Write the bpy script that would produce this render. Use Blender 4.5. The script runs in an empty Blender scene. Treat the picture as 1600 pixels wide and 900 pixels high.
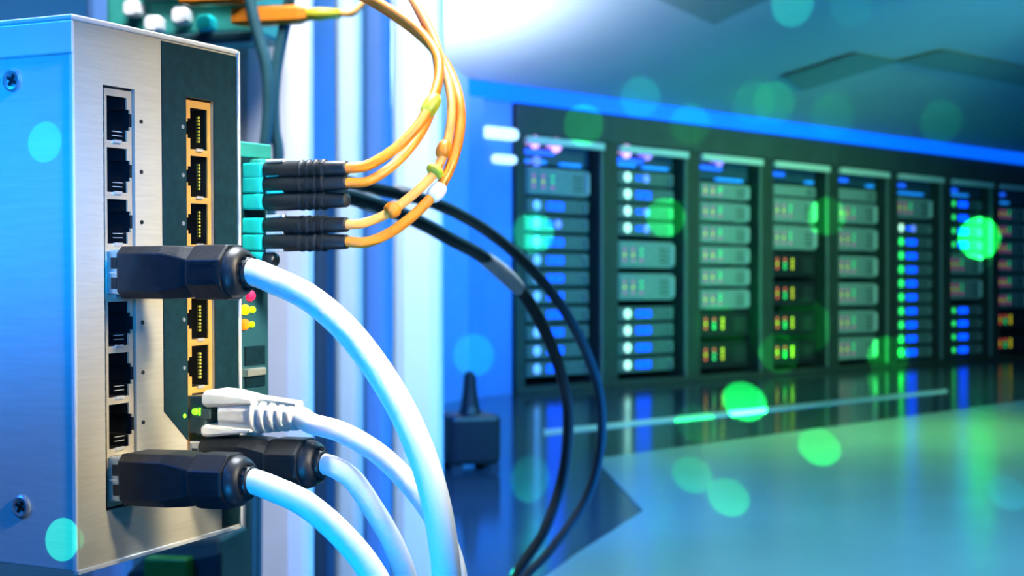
import bpy, bmesh, math, random
from mathutils import Vector, Matrix
random.seed(7)
S = bpy.context.scene
COL = S.collection
ZC = 0.70                     # camera height above the floor
F = 50.0 / 36.0 * 1600.0      # focal length in pixels of the 1600 px frame

def P(px, py, d):
    """point at depth d metres in front of the camera"""
    return Vector(((px - 800) / F * d, d, ZC + (450 - py) / F * d))

# ------------------------------------------------------------------ materials
def mat(name, col, rough=0.5, metal=0.0, var=0.08, scale=30.0, bump=0.0, spec=0.5, coat=0.0, stretch=None):
    m = bpy.data.materials.new(name); m.use_nodes = True
    nt = m.node_tree; b = nt.nodes['Principled BSDF']
    b.inputs['Roughness'].default_value = rough
    b.inputs['Metallic'].default_value = metal
    b.inputs['Specular IOR Level'].default_value = spec
    b.inputs['Coat Weight'].default_value = coat
    tc = nt.nodes.new('ShaderNodeTexCoord'); n = nt.nodes.new('ShaderNodeTexNoise')
    n.inputs['Scale'].default_value = scale; n.inputs['Detail'].default_value = 4
    if stretch:
        mp = nt.nodes.new('ShaderNodeMapping'); mp.inputs['Scale'].default_value = stretch
        nt.links.new(tc.outputs['Object'], mp.inputs['Vector']); nt.links.new(mp.outputs['Vector'], n.inputs['Vector'])
    else:
        nt.links.new(tc.outputs['Object'], n.inputs['Vector'])
    r = nt.nodes.new('ShaderNodeValToRGB')
    r.color_ramp.elements[0].position = 0.3; r.color_ramp.elements[1].position = 0.7
    r.color_ramp.elements[0].color = [max(0, c * (1 - var)) for c in col] + [1]
    r.color_ramp.elements[1].color = [min(1, c * (1 + var)) for c in col] + [1]
    nt.links.new(n.outputs['Fac'], r.inputs['Fac']); nt.links.new(r.outputs['Color'], b.inputs['Base Color'])
    if bump:
        bp = nt.nodes.new('ShaderNodeBump'); bp.inputs['Strength'].default_value = bump
        bp.inputs['Distance'].default_value = 0.001
        nt.links.new(n.outputs['Fac'], bp.inputs['Height']); nt.links.new(bp.outputs['Normal'], b.inputs['Normal'])
    return m

def glow(name, col, strength):
    m = bpy.data.materials.new(name); m.use_nodes = True
    b = m.node_tree.nodes['Principled BSDF']
    b.inputs['Base Color'].default_value = list(col) + [1]
    b.inputs['Emission Color'].default_value = list(col) + [1]
    b.inputs['Emission Strength'].default_value = strength
    b.inputs['Roughness'].default_value = 0.4
    return m

M = {}
M['case']   = mat('brushed_steel_paint', (.62, .64, .66), .42, .25, .05, 60, .05, stretch=(1, 1, 12))
M['face']   = mat('brushed_faceplate', (.58, .54, .43), .42, .25, .06, 80, .06, stretch=(1, 1, 14))
M['lip']    = mat('bright_edge_metal', (.85, .86, .86), .3, .3, .03, 40)
M['navy']   = mat('dark_navy_enamel', (.004, .026, .038), .55, 0, .25, 300, .1, spec=.2)
M['shield'] = mat('nickel_port_shield', (.66, .57, .42), .35, .45, .1, 90, .05)
M['gold']   = mat('gold_port_shield', (.82, .45, .12), .35, .4, .1, 90, .05)
M['hole']   = mat('black_port_plastic', (.006, .008, .010), .5, 0, .2, 200)
M['pin']    = mat('gold_contact_pin', (.60, .52, .08), .35, .3, .1, 200)
M['bright'] = mat('bare_spring_metal', (.8, .8, .78), .25, .6, .05, 200)
M['screw']  = mat('screw_steel', (.45, .5, .55), .3, .6, .1, 200)
M['boot']   = mat('black_moulded_plastic', (.008, .011, .015), .42, 0, .3, 250, .25, spec=.35)
M['boots']  = mat('black_satin_rubber', (.012, .016, .022), .42, 0, .2, 250, .1)
M['plug']   = mat('shielded_plug_metal', (.52, .55, .48), .3, .5, .12, 150, .05)
M['jacket'] = mat('white_cable_jacket', (.80, .81, .81), .38, 0, .03, 120, .04)
M['ivory']  = mat('ivory_plug_plastic', (.84, .80, .70), .35, 0, .04, 120)
M['clear']  = mat('smoky_clear_plastic', (.05, .09, .09), .15, 0, .2, 120)
M['aqua']   = mat('aqua_connector_plastic', (.01, .80, .80), .35, 0, .06, 120)
M['orange'] = mat('orange_fibre_jacket', (.92, .27, .015), .4, 0, .06, 120)
M['amber']  = mat('amber_fibre_jacket', (.88, .40, .09), .4, 0, .06, 120)
M['yellow'] = mat('yellow_green_sleeve', (.68, .66, .04), .4, 0, .08, 120)
M['white']  = mat('white_enamel', (.82, .84, .88), .5, 0, .03, 20)
M['teal']   = mat('dark_teal_enamel', (.02, .10, .13), .5, 0, .15, 30)
M['tealgr'] = mat('teal_green_board', (.03, .30, .26), .5, 0, .25, 25)
M['wallb']  = mat('blue_grey_wall_paint', (.24, .42, .72), .6, 0, .05, 2)
M['midb']   = mat('mid_blue_post_enamel', (.12, .30, .62), .5, 0, .06, 6)
M['bluep']  = mat('blue_post_enamel', (.10, .26, .62), .5, 0, .06, 6)
M['palep']  = mat('pale_blue_post_enamel', (.50, .68, .84), .5, 0, .05, 6)
M['dblue']  = mat('deep_blue_post_enamel', (.02, .075, .17), .5, 0, .1, 6)
M['cabin']  = mat('black_cabinet_steel', (.022, .030, .028), .5, .1, .2, 8)
M['cabint'] = mat('cabinet_blanking_panel', (.02, .06, .10), .4, .1, .2, 8)
M['fascia'] = mat('cabinet_fascia', (.035, .050, .050), .5, .1, .15, 4)
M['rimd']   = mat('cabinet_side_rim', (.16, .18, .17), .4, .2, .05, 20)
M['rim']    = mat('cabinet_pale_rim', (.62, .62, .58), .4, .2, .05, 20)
M['srv']    = mat('server_grey_bezel', (.20, .235, .235), .5, .1, .08, 14)
M['srvt']   = mat('thin_server_bezel', (.09, .125, .13), .45, .1, .12, 14)
M['srvd']   = mat('dark_server_bezel', (.008, .010, .014), .45, .1, .2, 14)
M['vent']   = mat('server_vent_black', (.03, .04, .04), .5, 0, .1, 20)
M['ceil']   = mat('ceiling_blue_paint', (.20, .25, .32), .65, 0, .06, 1.2)
M['ceild']  = mat('ceiling_inset_teal', (.10, .15, .17), .65, 0, .08, 1.2)
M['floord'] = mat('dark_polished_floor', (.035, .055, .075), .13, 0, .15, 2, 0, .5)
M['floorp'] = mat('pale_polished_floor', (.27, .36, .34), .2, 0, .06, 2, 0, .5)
M['strip']  = mat('floor_reflection_streak', (.55, .62, .55), .3, .3, .05, 20)
M['rubber'] = mat('black_cable_rubber', (.010, .030, .042), .6, 0, .2, 20)
M['sleeve_hl']= mat('white_sleeve_and_highlight', (.9, .9, .9), .4, 0, .04, 40)
M['greenp'] = mat('green_terminal_plastic', (.03, .45, .08), .4, 0, .1, 60)
M['plate']  = mat('galvanised_plate', (.35, .38, .42), .5, .3, .08, 15)
G = {}
G['green']  = glow('green_status_glow', (.25, 1, .02), 1.6)
G['ledg']   = glow('green_led_glow', (.05, .9, .25), 1.0)
G['ledm']   = glow('magenta_led_glow', (.75, .05, .35), .8)
G['ledy']   = glow('yellow_led_glow', (.85, .75, .03), .9)
G['ledr']   = glow('red_led_glow', (.95, .12, .08), .9)
G['lampw']  = glow('white_round_glow', (.62, 1, .80), 1.0)
G['lampc']  = glow('pale_blue_round_glow', (.18, .50, .95), .75)
G['lampg']  = glow('green_round_glow', (.02, .80, .14), 1.4)
G['disp']   = glow('blue_display_glow', (.0, .055, 1), 2.6)
G['dispb']  = glow('periwinkle_round_glow', (.15, .25, 1), .9)
G['strip']  = glow('blue_strip_glow', (.01, .12, 1), 1.0)
G['stripc'] = glow('azure_strip_glow', (.01, .25, .9), .8)
G['band']   = glow('blue_cornice_glow', (.0, .125, 1), 1.0)
G['violet'] = glow('violet_lamp_glow', (.42, .22, 1), 1.1)
G['pink']   = glow('pink_lamp_glow', (1, .45, .95), 1.1)
G['white']  = glow('white_lamp_glow', (.62, .85, 1), 1.2)
G['red']    = glow('red_link_glow', (1, .01, .10), 1.1)
G['yel']    = glow('yellow_link_glow', (.95, .78, .0), 1.1)
G['ora']    = glow('orange_link_glow', (1, .22, .0), 1.2)
G['lime']   = glow('lime_link_glow', (.45, .7, .0), .8)

# ------------------------------------------------------------------ mesh helpers
def link(name, bm, m, parent=None, smooth=False, bevel=0.0, seg=2):
    bmesh.ops.recalc_face_normals(bm, faces=bm.faces[:])
    me = bpy.data.meshes.new(name); bm.to_mesh(me); bm.free()
    me.materials.append(m)
    return linkme(name, me, parent, smooth, bevel, seg)

def linkme(name, me, parent=None, smooth=False, bevel=0.0, seg=2):
    o = bpy.data.objects.new(name, me); COL.objects.link(o)
    if parent is not None: o.parent = parent
    if smooth:
        for p in me.polygons: p.use_smooth = True
    if bevel:
        b = o.modifiers.new('edge', 'BEVEL'); b.width = bevel; b.segments = seg; b.limit_method = 'ANGLE'
    return o

def box(bm, x0, x1, y0, y1, z0, z1):
    v = [bm.verts.new(c) for c in ((x0,y0,z0),(x1,y0,z0),(x1,y1,z0),(x0,y1,z0),(x0,y0,z1),(x1,y0,z1),(x1,y1,z1),(x0,y1,z1))]
    for f in ((0,3,2,1),(4,5,6,7),(0,1,5,4),(1,2,6,5),(2,3,7,6),(3,0,4,7)): bm.faces.new([v[i] for i in f])

def bx(*a):
    bm = bmesh.new(); box(bm, *a); return bm

def prism(bm, pts, y0, y1):
    """polygon in (x,z) extruded along y"""
    a = [bm.verts.new((x, y0, z)) for x, z in pts]; b = [bm.verts.new((x, y1, z)) for x, z in pts]
    n = len(pts); bm.faces.new(a); bm.faces.new(b[::-1])
    for i in range(n): bm.faces.new((a[i], b[i], b[(i+1) % n], a[(i+1) % n]))

def loft(bm, rings, cap=True):
    R = [[bm.verts.new(p) for p in r] for r in rings]; n = len(R[0])
    for a, b in zip(R, R[1:]):
        for i in range(n): bm.faces.new((a[i], a[(i+1) % n], b[(i+1) % n], b[i]))
    if cap:
        bm.faces.new(R[0]); bm.faces.new(R[-1][::-1])

def disc(bm, c, r, y0, y1, n=24, axis='y'):
    """short cylinder"""
    rings = []
    for y in (y0, y1):
        ring = []
        for k in range(n):
            a = 2 * math.pi * k / n
            if axis == 'y': ring.append((c[0] + r * math.cos(a), y, c[1] + r * math.sin(a)))
            elif axis == 'x': ring.append((y, c[0] + r * math.cos(a), c[1] + r * math.sin(a)))
            else: ring.append((c[0] + r * math.cos(a), c[1] + r * math.sin(a), y))
        rings.append(ring)
    loft(bm, rings)

def dome(bm, cx, cz, r, y, h, n=20):
    """shallow dome facing -y"""
    rings = []
    for t in (0, .35, .65, .88, 1.0):
        rr = r * math.sqrt(max(0.0, 1 - t * t * .96)); 
        rings.append([(cx + rr * math.cos(2*math.pi*k/n), y - h * t, cz + rr * math.sin(2*math.pi*k/n)) for k in range(n)])
    loft(bm, rings)

def spline(pts, n=14):
    pts = [Vector(p) for p in pts]
    q = [pts[0] * 2 - pts[1]] + pts + [pts[-1] * 2 - pts[-2]]
    out = []
    for i in range(1, len(q) - 2):
        a, b, c, d = q[i-1:i+3]
        for k in range(n):
            t = k / n
            out.append(.5 * ((2*b) + (c-a)*t + (2*a-5*b+4*c-d)*t*t + (3*b-a-3*c+d)*t**3))
    out.append(pts[-1]); return out

def tube(bm, path, rad, n=16):
    """rad: number or function of 0..1"""
    up = None; rings = []
    for i, p in enumerate(path):
        t = (path[min(i+1, len(path)-1)] - path[max(i-1, 0)]).normalized()
        if up is None: up = t.orthogonal().normalized()
        up = (up - t * up.dot(t)).normalized(); s = t.cross(up)
        r = rad(i / (len(path)-1)) if callable(rad) else rad
        rings.append([p + (up * math.cos(2*math.pi*k/n) + s * math.sin(2*math.pi*k/n)) * r for k in range(n)])
    loft(bm, rings)

def octring(a, w, h, c, y=0, z=0, per=3):
    """chamfered rectangle ring at x=a, half sizes w (y) and h (z), chamfer c; 8*per points"""
    cs = [(w, -h+c), (w, h-c), (w-c, h), (-w+c, h), (-w, h-c), (-w, -h+c), (-w+c, -h), (w-c, -h)]
    out = []
    for i in range(8):
        p, q = cs[i], cs[(i+1) % 8]
        for k in range(per):
            t = k / per; out.append((a, y + p[0] + (q[0]-p[0])*t, z + p[1] + (q[1]-p[1])*t))
    return out

def circring(a, r, n=24, y=0, z=0):
    # phase matches octring
    return [(a, y + r*math.cos(-math.pi/8 + 2*math.pi*k/n), z + r*math.sin(-math.pi/8 + 2*math.pi*k/n)) for k in range(n)]

def tag(o, label, cat, group=None, kind=None):
    o['label'] = label; o['category'] = cat
    if group: o['group'] = group
    if kind: o['kind'] = kind
    return o

def thing(name, label, cat, mw=None, loc=None, rotz=0, group=None):
    o = bpy.data.objects.new(name, None); COL.objects.link(o); o.empty_display_size = .02
    if mw is not None: o.matrix_world = mw
    else:
        o.location = loc or (0, 0, 0); o.rotation_euler = (0, 0, rotz)
    return tag(o, label, cat, group)

def structure(name, bm, m, label=None):
    o = link(name, bm, m); o['kind'] = 'structure'
    if label: o['label'] = label
    return o

ORD = ['topmost', 'second', 'third', 'fourth', 'fifth', 'sixth', 'seventh', 'eighth', 'ninth', 'tenth', 'eleventh', 'twelfth', 'thirteenth']
ORD1 = ['first'] + ORD[1:]

# ================================================================== THE SWITCH
yaw, pit, rol = map(math.radians, (64.872, 1.233, -0.099))
ROT = (Matrix.Rotation(rol, 3, 'Y') @ Matrix.Rotation(pit, 3, 'X') @ Matrix.Rotation(yaw, 3, 'Z'))
ORG = Vector((-.11932, .39, ZC - .07787))
SW = ROT.to_4x4(); SW.translation = ORG
W, H, D = .0745, .1508, .118
sw = thing('network_switch', 'silver metal network switch with two columns of ports on its beige and navy front', 'network switch', mw=SW)
# housing: open-fronted body, plates around a front opening
bm = bmesh.new()
LC = (.0119, .0253, .0148, .1346)     # left slot x0 x1 z0 z1
RC = (.0483, .0620, .0148, .1349)     # right slot
t = .0011
box(bm, 0, t, 0.0012, D, 0, H)                 # left wall
box(bm, W - t, W, 0.0012, D, 0, H)             # right wall
box(bm, t, W - t, 0.0012, D, 0, t)             # bottom
box(bm, t, W - t, D - t, D, t, H)              # back
link('housing', bm, M['case'], sw, bevel=.0004)
# lid: folds over the left side with a lip
bm = bmesh.new()
box(bm, -.0009, W, -.0006, D, H, H + .0016)
box(bm, -.0009, 0, -.0006, D, H - .0090, H)
link('lid', bm, M['lip'], sw, bevel=.0005)
# front plate made of strips around the two slots
bm = bmesh.new()
def strips(bm, x0, x1, z0, z1, hx0, hx1, hz0, hz1, y0, y1):
    box(bm, x0, hx0, y0, y1, z0, z1); box(bm, hx1, x1, y0, y1, z0, z1)
    box(bm, hx0, hx1, y0, y1, z0, hz0); box(bm, hx0, hx1, y0, y1, hz1, z1)
strips(bm, 0, .0365, 0, H, *LC, 0, .0012)
strips(bm, .0365, W, 0, H, *RC, 0, .0012)
link('front_plate', bm, M['face'], sw)
# bright turned edges of the front
bm = bmesh.new()
box(bm, W - .0004, W + .0009, -.0008, .003, 0, H + .0012)
box(bm, 0, W, -.0007, .0012, -.0009, .0004)
link('edge_trim', bm, M['lip'], sw, bevel=.0003)
bm = bmesh.new(); box(bm, -.0004, .0006, -.0003, .0012, 0, H - .0005)
link('corner_edge', bm, M['lip'], sw, bevel=.0003)
# navy inlay with an angled lower corner, cut round the right slot
bm = bmesh.new(); xa = .0371
ya, yb = -.0004, .0
prism(bm, [(xa, H - .0006), (RC[0], H - .0006), (RC[0], .0305), (xa + .0002, .0405)], ya, yb)
prism(bm, [(RC[1], H - .0006), (W - .0005, H - .0006), (W - .0005, .0008), (.0655, .0008), (.0655, .0136), (RC[1], .0175)], ya, yb)
prism(bm, [(RC[0], H - .0006), (RC[1], H - .0006), (RC[1], RC[3]), (RC[0], RC[3])], ya, yb)
link('navy_panel', bm, M['navy'], sw)['label'] = 'dark navy inlay'
pitch = .01457; ztop = .1256
def port_shield(left, k):
    """stepped opening: main cavity plus key notches towards the middle of the front"""
    bm = bmesh.new(); y0, y1 = .0006, .0011
    hp = pitch / 2; oz = .0063
    if left: x0, x1, a, b, c, d = LC[0] + .0012, LC[1] - .0007, .0141, .0226, .0238, .0247
    else:    x0, x1, a, b, c, d = RC[0] + .0002, RC[1] - .0004, .0598, .0515, .0502, .0490
    def r(xa, xb, za, zb):
        if xb < xa: xa, xb = xb, xa
        if xb - xa > 1e-6: box(bm, xa, xb, y0, y1, za, zb)
    out = x0 if left else x1; inn = x1 if left else x0
    if k == 0: r(out, inn, hp, (LC if left else RC)[3] - .0007 - ztop)
    if k == 7: r(out, inn, (LC if left else RC)[2] + .0007 - (ztop - 7*pitch), -hp)
    r(out, a, -hp, hp)                                   # outer strip
    r(a, inn, oz, hp); r(a, inn, -hp, -oz)               # bars above, below
    r(b, inn, .0030, oz); r(b, inn, -oz, -.0030)         # wide shoulders
    r(c, inn, .0019, .0030); r(c, inn, -.0030, -.0019)   # small steps
    return bm, (a, b, d, oz)
for col, left in (('l', True), ('r', False)):
    for k in range(8):
        z = ztop - k * pitch
        bm, (a, b, d, oz) = port_shield(left, k)
        p = link('port', bm, M['shield'] if left else M['gold'], sw); p.location = (0, 0, z)
        if left and k == 0: p['label'] = 'nickel framed port'
        # cavity: five walls
        bm = bmesh.new(); lo, hi = min(a, b), max(a, b); dl, dh = (lo, d) if left else (d, hi)
        y0, y1 = .0011, .0125
        box(bm, dl - .0003, dh + .0003, y1, y1 + .0004, -oz, oz)
        box(bm, dl - .0003, dh + .0003, y0, y1, oz, oz + .0004); box(bm, dl - .0003, dh + .0003, y0, y1, -oz - .0004, -oz)
        box(bm, dl - .0005, dl - .0001, y0, y1, -oz, oz); box(bm, dh + .0001, dh + .0005, y0, y1, -oz, oz)
        if left: box(bm, b, d, y0 + .001, y1, .0030, oz); box(bm, b, d, y0 + .001, y1, -oz, -.0030)
        else: box(bm, d, b, y0 + .001, y1, .0030, oz); box(bm, d, b, y0 + .001, y1, -oz, -.0030)
        link('socket', bm, M['hole'], p)
        if left and k in (0, 1, 2, 4, 5, 6):
            bm = bmesh.new()
            for zz in (-.0034, -.0046):                  # bright spring tabs seen in the cavity
                box(bm, b - .0042, b - .0002, .0022, .0026, zz - .00012, zz + .00012)
            link('spring_tab', bm, M['bright'], p)
        if not left and k < 7:
            bm = bmesh.new()
            for q in range(8):
                zz = .0037 - q * .00105
                box(bm, .0562, .0570, .0012, .0020, zz - .0003, zz + .0003)
            link('contact_pins', bm, M['pin'], p)
        bm = bmesh.new(); zl = -oz - .0001
        box(bm, (a + b)/2 - .0018, (a + b)/2 + .0014, .0000, .0006, zl - .0005, zl + .0004)
        link('latch_lip', bm, M['bright'], p)
bm = bmesh.new()
strips(bm, LC[0] - .0006, LC[1] + .0006, LC[2] - .0006, LC[3] + .0006, LC[0] + .0013, LC[1] - .0008, LC[2] + .0008, LC[3] - .0008, .0013, .0016)
link('slot_gap_shade', bm, M['hole'], sw)  # black strips put in for the shade of the gap round the ports
# pressed teeth on the outer edge of the left slot
bm = bmesh.new()
for k in range(26):
    z = LC[2] + .002 + k * .00455
    box(bm, LC[0] + .0002, LC[0] + .0007, .0004, .0012, z, z + .0031)
link('spring_edge', bm, M['navy'], sw)
# pilot holes and lit indicators
for k in range(8):
    z = ztop - k * pitch
    for x, m_, lit in ((.0279, M['screw'], 0), (.0464, M['screw'], k == 6)):
        bm = bmesh.new(); disc(bm, (x, z), .00062, -.0007 if x > .03 else -.0003, .0003, 14)
        o = link('status_light', bm, G['green'] if lit else (M['hole'] if x < .03 else m_), sw, smooth=False)
        if lit: o['label'] = 'lit green status light'
# case screws on the left side
for zz, yy in ((.1356, .0214), (.0166, .0197)):
    bm = bmesh.new()
    rings = []
    for x, r in ((0, .0033), (-.0006, .0032), (-.0009, .0026), (-.0007, .0018), (-.0004, .0012)):
        rings.append([(x, yy + r*math.cos(2*math.pi*k/24), zz + r*math.sin(2*math.pi*k/24)) for k in range(24)])
    loft(bm, rings)
    s = link('screw', bm, M['screw'], sw)
    bm = bmesh.new()
    for ang in (.5, .5 + math.pi/2):
        c, s_ = math.cos(ang), math.sin(ang)
        pts = [(yy + c*u - s_*v, zz + s_*u + c*v) for u, v in ((-.0017, -.00035), (.0017, -.00035), (.0017, .00035), (-.0017, .00035))]
        A = [bm.verts.new((-.00095, *p)) for p in pts]; B = [bm.verts.new((-.0003, *p)) for p in pts]
        bm.faces.new(A); bm.faces.new(B[::-1])
        for i in range(4): bm.faces.new((A[i], B[i], B[(i+1) % 4], A[(i+1) % 4]))
    link('cross_recess', bm, M['hole'], s)

# ================================================================== ETHERNET CABLES
NX, UX, ZX = -ROT.col[1], ROT.col[0], ROT.col[2]
def plug_frame(u, z, tilt=0.0):
    m = Matrix((NX, UX, ZX)).transposed() @ Matrix.Rotation(math.radians(-tilt), 3, 'Y')
    m = m.to_4x4(); m.translation = ORG + ROT @ Vector((u, 0, z)); return m

def ethernet(label, u, z, tilt, pts, group, rad=.00335, endL=.0445, radf=None):
    mw = plug_frame(u, z, tilt)
    r = thing('ethernet_cable', label, 'cable', mw=mw, group=group)
    inv = mw.inverted()
    # shielded connector with two windows and a split line
    bm = bmesh.new()
    box(bm, -.008, .0046, -.0052, .0052, -.0062, .0062)
    c = link('connector', bm, M['plug'], r, bevel=.0004)
    bm = bmesh.new()
    for zz in (.0026, -.0030):
        box(bm, .0012, .0031, -.00545, -.00515, zz - .0016, zz + .0016)
        box(bm, .00455, .0047, -.003, .003, zz - .0012, zz + .0012)
    link('window', bm, M['hole'], c)
    bm = bmesh.new(); box(bm, 0, .0046, -.0056, -.0051, -.0003, .0001); box(bm, .0008, .0046, -.0056, -.0048, .0058, .0064)
    link('clip', bm, M['bright'], c)
    # moulded backshell: chamfered block running into a round neck
    bm = bmesh.new()
    loft(bm, [octring(.0044, .0066, .0064, .0012), octring(.0050, .0074, .0073, .0020), octring(.0195, .0074, .0074, .0022),
              octring(.0250, .0070, .0072, .0030), octring(.0290, .0066, .0068, .0036), octring(.0305, .0064, .0064, .0036)])
    link('boot', bm, M['boot'], r, bevel=.0003)
    # ribbed locking collar with rounded shoulder
    bm = bmesh.new()
    loft(bm, [octring(.0278, .0066, .0066, .0037), octring(.0285, .0072, .0073, .0041), octring(.0300, .0074, .0075, .0042),
              octring(.0390, .0074, .0075, .0042), octring(.0398, .0072, .0073, .0041)])
    col = link('collar', bm, M['boot'], r, bevel=.0003)
    bm = bmesh.new()
    for s in (-1, 1):
        for zz in (.0022, -.0022): box(bm, .0305, .0385, s*.0074 - .0002, s*.0074 + .0002, zz - .0002, zz + .0002)
    link('ridge', bm, M['boot'], col)
    bm = bmesh.new()
    loft(bm, [circring(.0392, .0071), circring(.0408, .0070), circring(.0424, .0064), circring(.0435, .0054), circring(.0438, .0044), circring(.0430, .0040)])
    link('shoulder', bm, M['boots'], r, smooth=True)
    # clamp ring
    bm = bmesh.new()
    loft(bm, [circring(.0425, .0041), circring(.0445, .0042), circring(.0452, .0039), circring(.0454, .0035)])
    gl = link('clamp_ring', bm, M['boots'], r, smooth=True)
    bm = bmesh.new()
    for k in range(12):
        a = 2*math.pi*k/12; y, z2 = .0042*math.cos(a), .0042*math.sin(a)
        box(bm, .0434, .0448, y - .0004, y + .0004, z2 - .0004, z2 + .0004)
    link('clamp_teeth', bm, M['boot'], gl)
    path = spline([Vector((.040, 0, 0)), Vector((.0452, 0, 0))] + [inv @ p for p in pts], 16)
    bm = bmesh.new(); tube(bm, path, radf or rad, 20)
    link('cable_jacket', bm, M['jacket'], r, smooth=True)
    return r

GE = 'white network cables plugged into the switch'
ethernet('white network cable with black plug in the fourth port down of the left column', .0187, .0820, .2,
         [P(425, 437, .384), P(487, 468, .379), P(552, 527, .373), P(612, 612, .366), P(655, 700, .358), P(682, 790, .352), P(696, 880, .348), P(700, 960, .346), P(700, 1060, .345)], GE, rad=.0037)
ethernet('white network cable with black plug in the lowest port of the left column', .0187, .0236, 2.0,
         [P(430, 765, .384), P(478, 788, .380), P(530, 832, .375), P(575, 885, .370), P(603, 940, .366), P(625, 1020, .362)], GE, rad=.0035)
ethernet('white network cable with black plug in the lowest port of the right column', .0545, .0238, 1.7,
         [P(528, 733, .415), P(552, 750, .414), P(580, 790, .412), P(612, 845, .409), P(634, 900, .406), P(645, 960, .404), P(650, 1040, .40)], GE, rad=.00315)
# --- the ivory one
mw = plug_frame(.0545, .0383, .6); inv = mw.inverted()
iv = thing('ethernet_cable', 'white network cable with ivory ribbed plug in the right column of ports', 'cable', mw=mw, group=GE)
bm = bmesh.new()
box(bm, -.008, .0058, -.0052, .0052, -.0058, .0058); box(bm, .0005, .0075, -.0054, -.0040, -.0012, .0018)
c = link('connector', bm, M['clear'], iv, bevel=.0004); c['label'] = 'smoky clear plug body'
bm = bmesh.new(); disc(bm, (.0026, .0010), .0010, -.0060, -.0052, 16); box(bm, .0039, .0044, -.0058, -.0052, -.0001, .0022)
link('status_light', bm, G['green'], iv)['label'] = 'lit green link light'
def wing(sgn, top):
    bm = bmesh.new(); rings = []
    prof = [(.0058, .0030, .0068), (.0066, .0024, .0076), (.0120, .0026, .0074), (.0180, .0034, .0064), (.0225, .0036, .0054)] if top else \
           [(.0054, .0032, .0062), (.0064, .0028, .0065), (.0090, .0030, .0064), (.0150, .0034, .0056), (.0220, .0038, .0046)]
    for a, lo, hi in prof:
        c_ = (lo + hi)/2*sgn; h_ = (hi - lo)/2; w_ = .0066 - (a - .005)*.10
        rings.append(octring(a, w_, h_, min(h_, w_)*.45, 0, c_))
    loft(bm, rings); return bm
link('hood_wing', wing(1, True), M['ivory'], iv, bevel=.0003)
link('hood_wing', wing(-1, False), M['ivory'], iv, bevel=.0003)
bm = bmesh.new()
loft(bm, [octring(.0105, .0052, .0024, .001), octring(.019, .0050, .0026, .001), octring(.022, .0046, .0040, .002)])
link('latch_cover', bm, M['ivory'], iv, bevel=.0002)
bm = bmesh.new()
loft(bm, [octring(.0100, .0044, .0056, .002), octring(.021, .0042, .0050, .002), octring(.0225, .0040, .0042, .002), octring(.0365, .0034, .0034, .0016)])
link('plug_core', bm, M['ivory'], iv, bevel=.0002)
for k in range(5):
    a = .0212 + k * .0032; rr = .0055 - k * .00034
    bm = bmesh.new(); loft(bm, [circring(a, rr*.94), circring(a + .0003, rr), circring(a + .0017, rr*.985), circring(a + .0020, rr*.92)])
    link('strain_rib', bm, M['ivory'], iv, smooth=True)
bm = bmesh.new(); loft(bm, [octring(.0205, .0026, .0010, .0005, 0, .0052), octring(.0365, .0022, .0009, .0005, 0, .0038)])
link('rib_spine', bm, M['ivory'], iv, bevel=.0002)
path = spline([Vector((.032, 0, 0)), Vector((.037, 0, 0))] + [inv @ p for p in
      (P(487, 662, .418), P(535, 676, .414), P(590, 708, .410), P(640, 756, .405), P(678, 808, .40), P(703, 862, .396), P(716, 920, .393), P(722, 1000, .391))], 16)
bm = bmesh.new(); tube(bm, path, .0031, 20); link('cable_jacket', bm, M['jacket'], iv, smooth=True)

# ================================================================== FIBRE CONVERTER BEHIND THE SWITCH
def unit_frame(p, tilt=0):
    m = ROT.to_4x4(); m.translation = p; return m
cv0 = ORG + ROT @ Vector((.0800, .009, .030))
cvm = unit_frame(cv0)
cv = thing('fibre_converter', 'dark teal fibre converter with aqua optic plugs, just behind the silver switch', 'network device', mw=cvm)
inv = cvm.inverted()
bm = bmesh.new(); box(bm, 0, .0245, 0, .10, .0035, .0895)
link('housing', bm, M['teal'], cv, bevel=.0008)
bm = bmesh.new(); box(bm, .001, .0235, -.0022, .004, .0895, .0945); box(bm, .012, .0225, -.006, -.0004, .0862, .0890)
link('top_cap', bm, M['tealgr'], cv, bevel=.0006)
def face(px, py):
    o_ = inv @ Vector((0, 0, ZC)); e = inv @ P(px, py, 1.0); k_ = o_.y/(o_.y - e.y); return o_ + (e - o_)*k_
cy = [268, 290, 316, 353, 379, 406]
bm = bmesh.new()
for y in (276, 386):
    q = face(390, y + 6); box(bm, .007, .0215, -.0012, 0, q.z - .0125, q.z + .0125)
link('port_cage', bm, M['navy'], cv, bevel=.0005)
def bead(bm, c, r, n=12):
    bmesh.ops.create_uvsphere(bm, u_segments=n, v_segments=n//2 + 2, radius=r, matrix=Matrix.Translation(c))
for (px, py, r, g) in ((389, 462, .0019, 'red'), (381, 484, .0018, 'yel'), (393, 484, .0012, 'lime'), (380, 507, .0019, 'ora'), (392, 507, .0011, 'lime')):
    q = face(px, py); bm = bmesh.new(); bead(bm, (q.x, -.0004, q.z), r)
    link('link_light', bm, G[g], cv, smooth=True)['label'] = {'red': 'red', 'yel': 'yellow', 'lime': 'lime green', 'ora': 'orange'}[g] + ' link light'
bm = bmesh.new()
for y0, y1 in ((540, 570), (586, 604), (618, 640)):
    a = face(400, y1); b = face(400, y0); box(bm, .010, .0215, -.0006, .001, a.z, b.z)
link('blank_slot', bm, M['navy'], cv, bevel=.0003)
bm = bmesh.new(); a = face(400, 582); box(bm, .009, .020, -.002, .0005, a.z - .0009, a.z + .0016)
link('label_bar', bm, M['plug'], cv, bevel=.0003)

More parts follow.
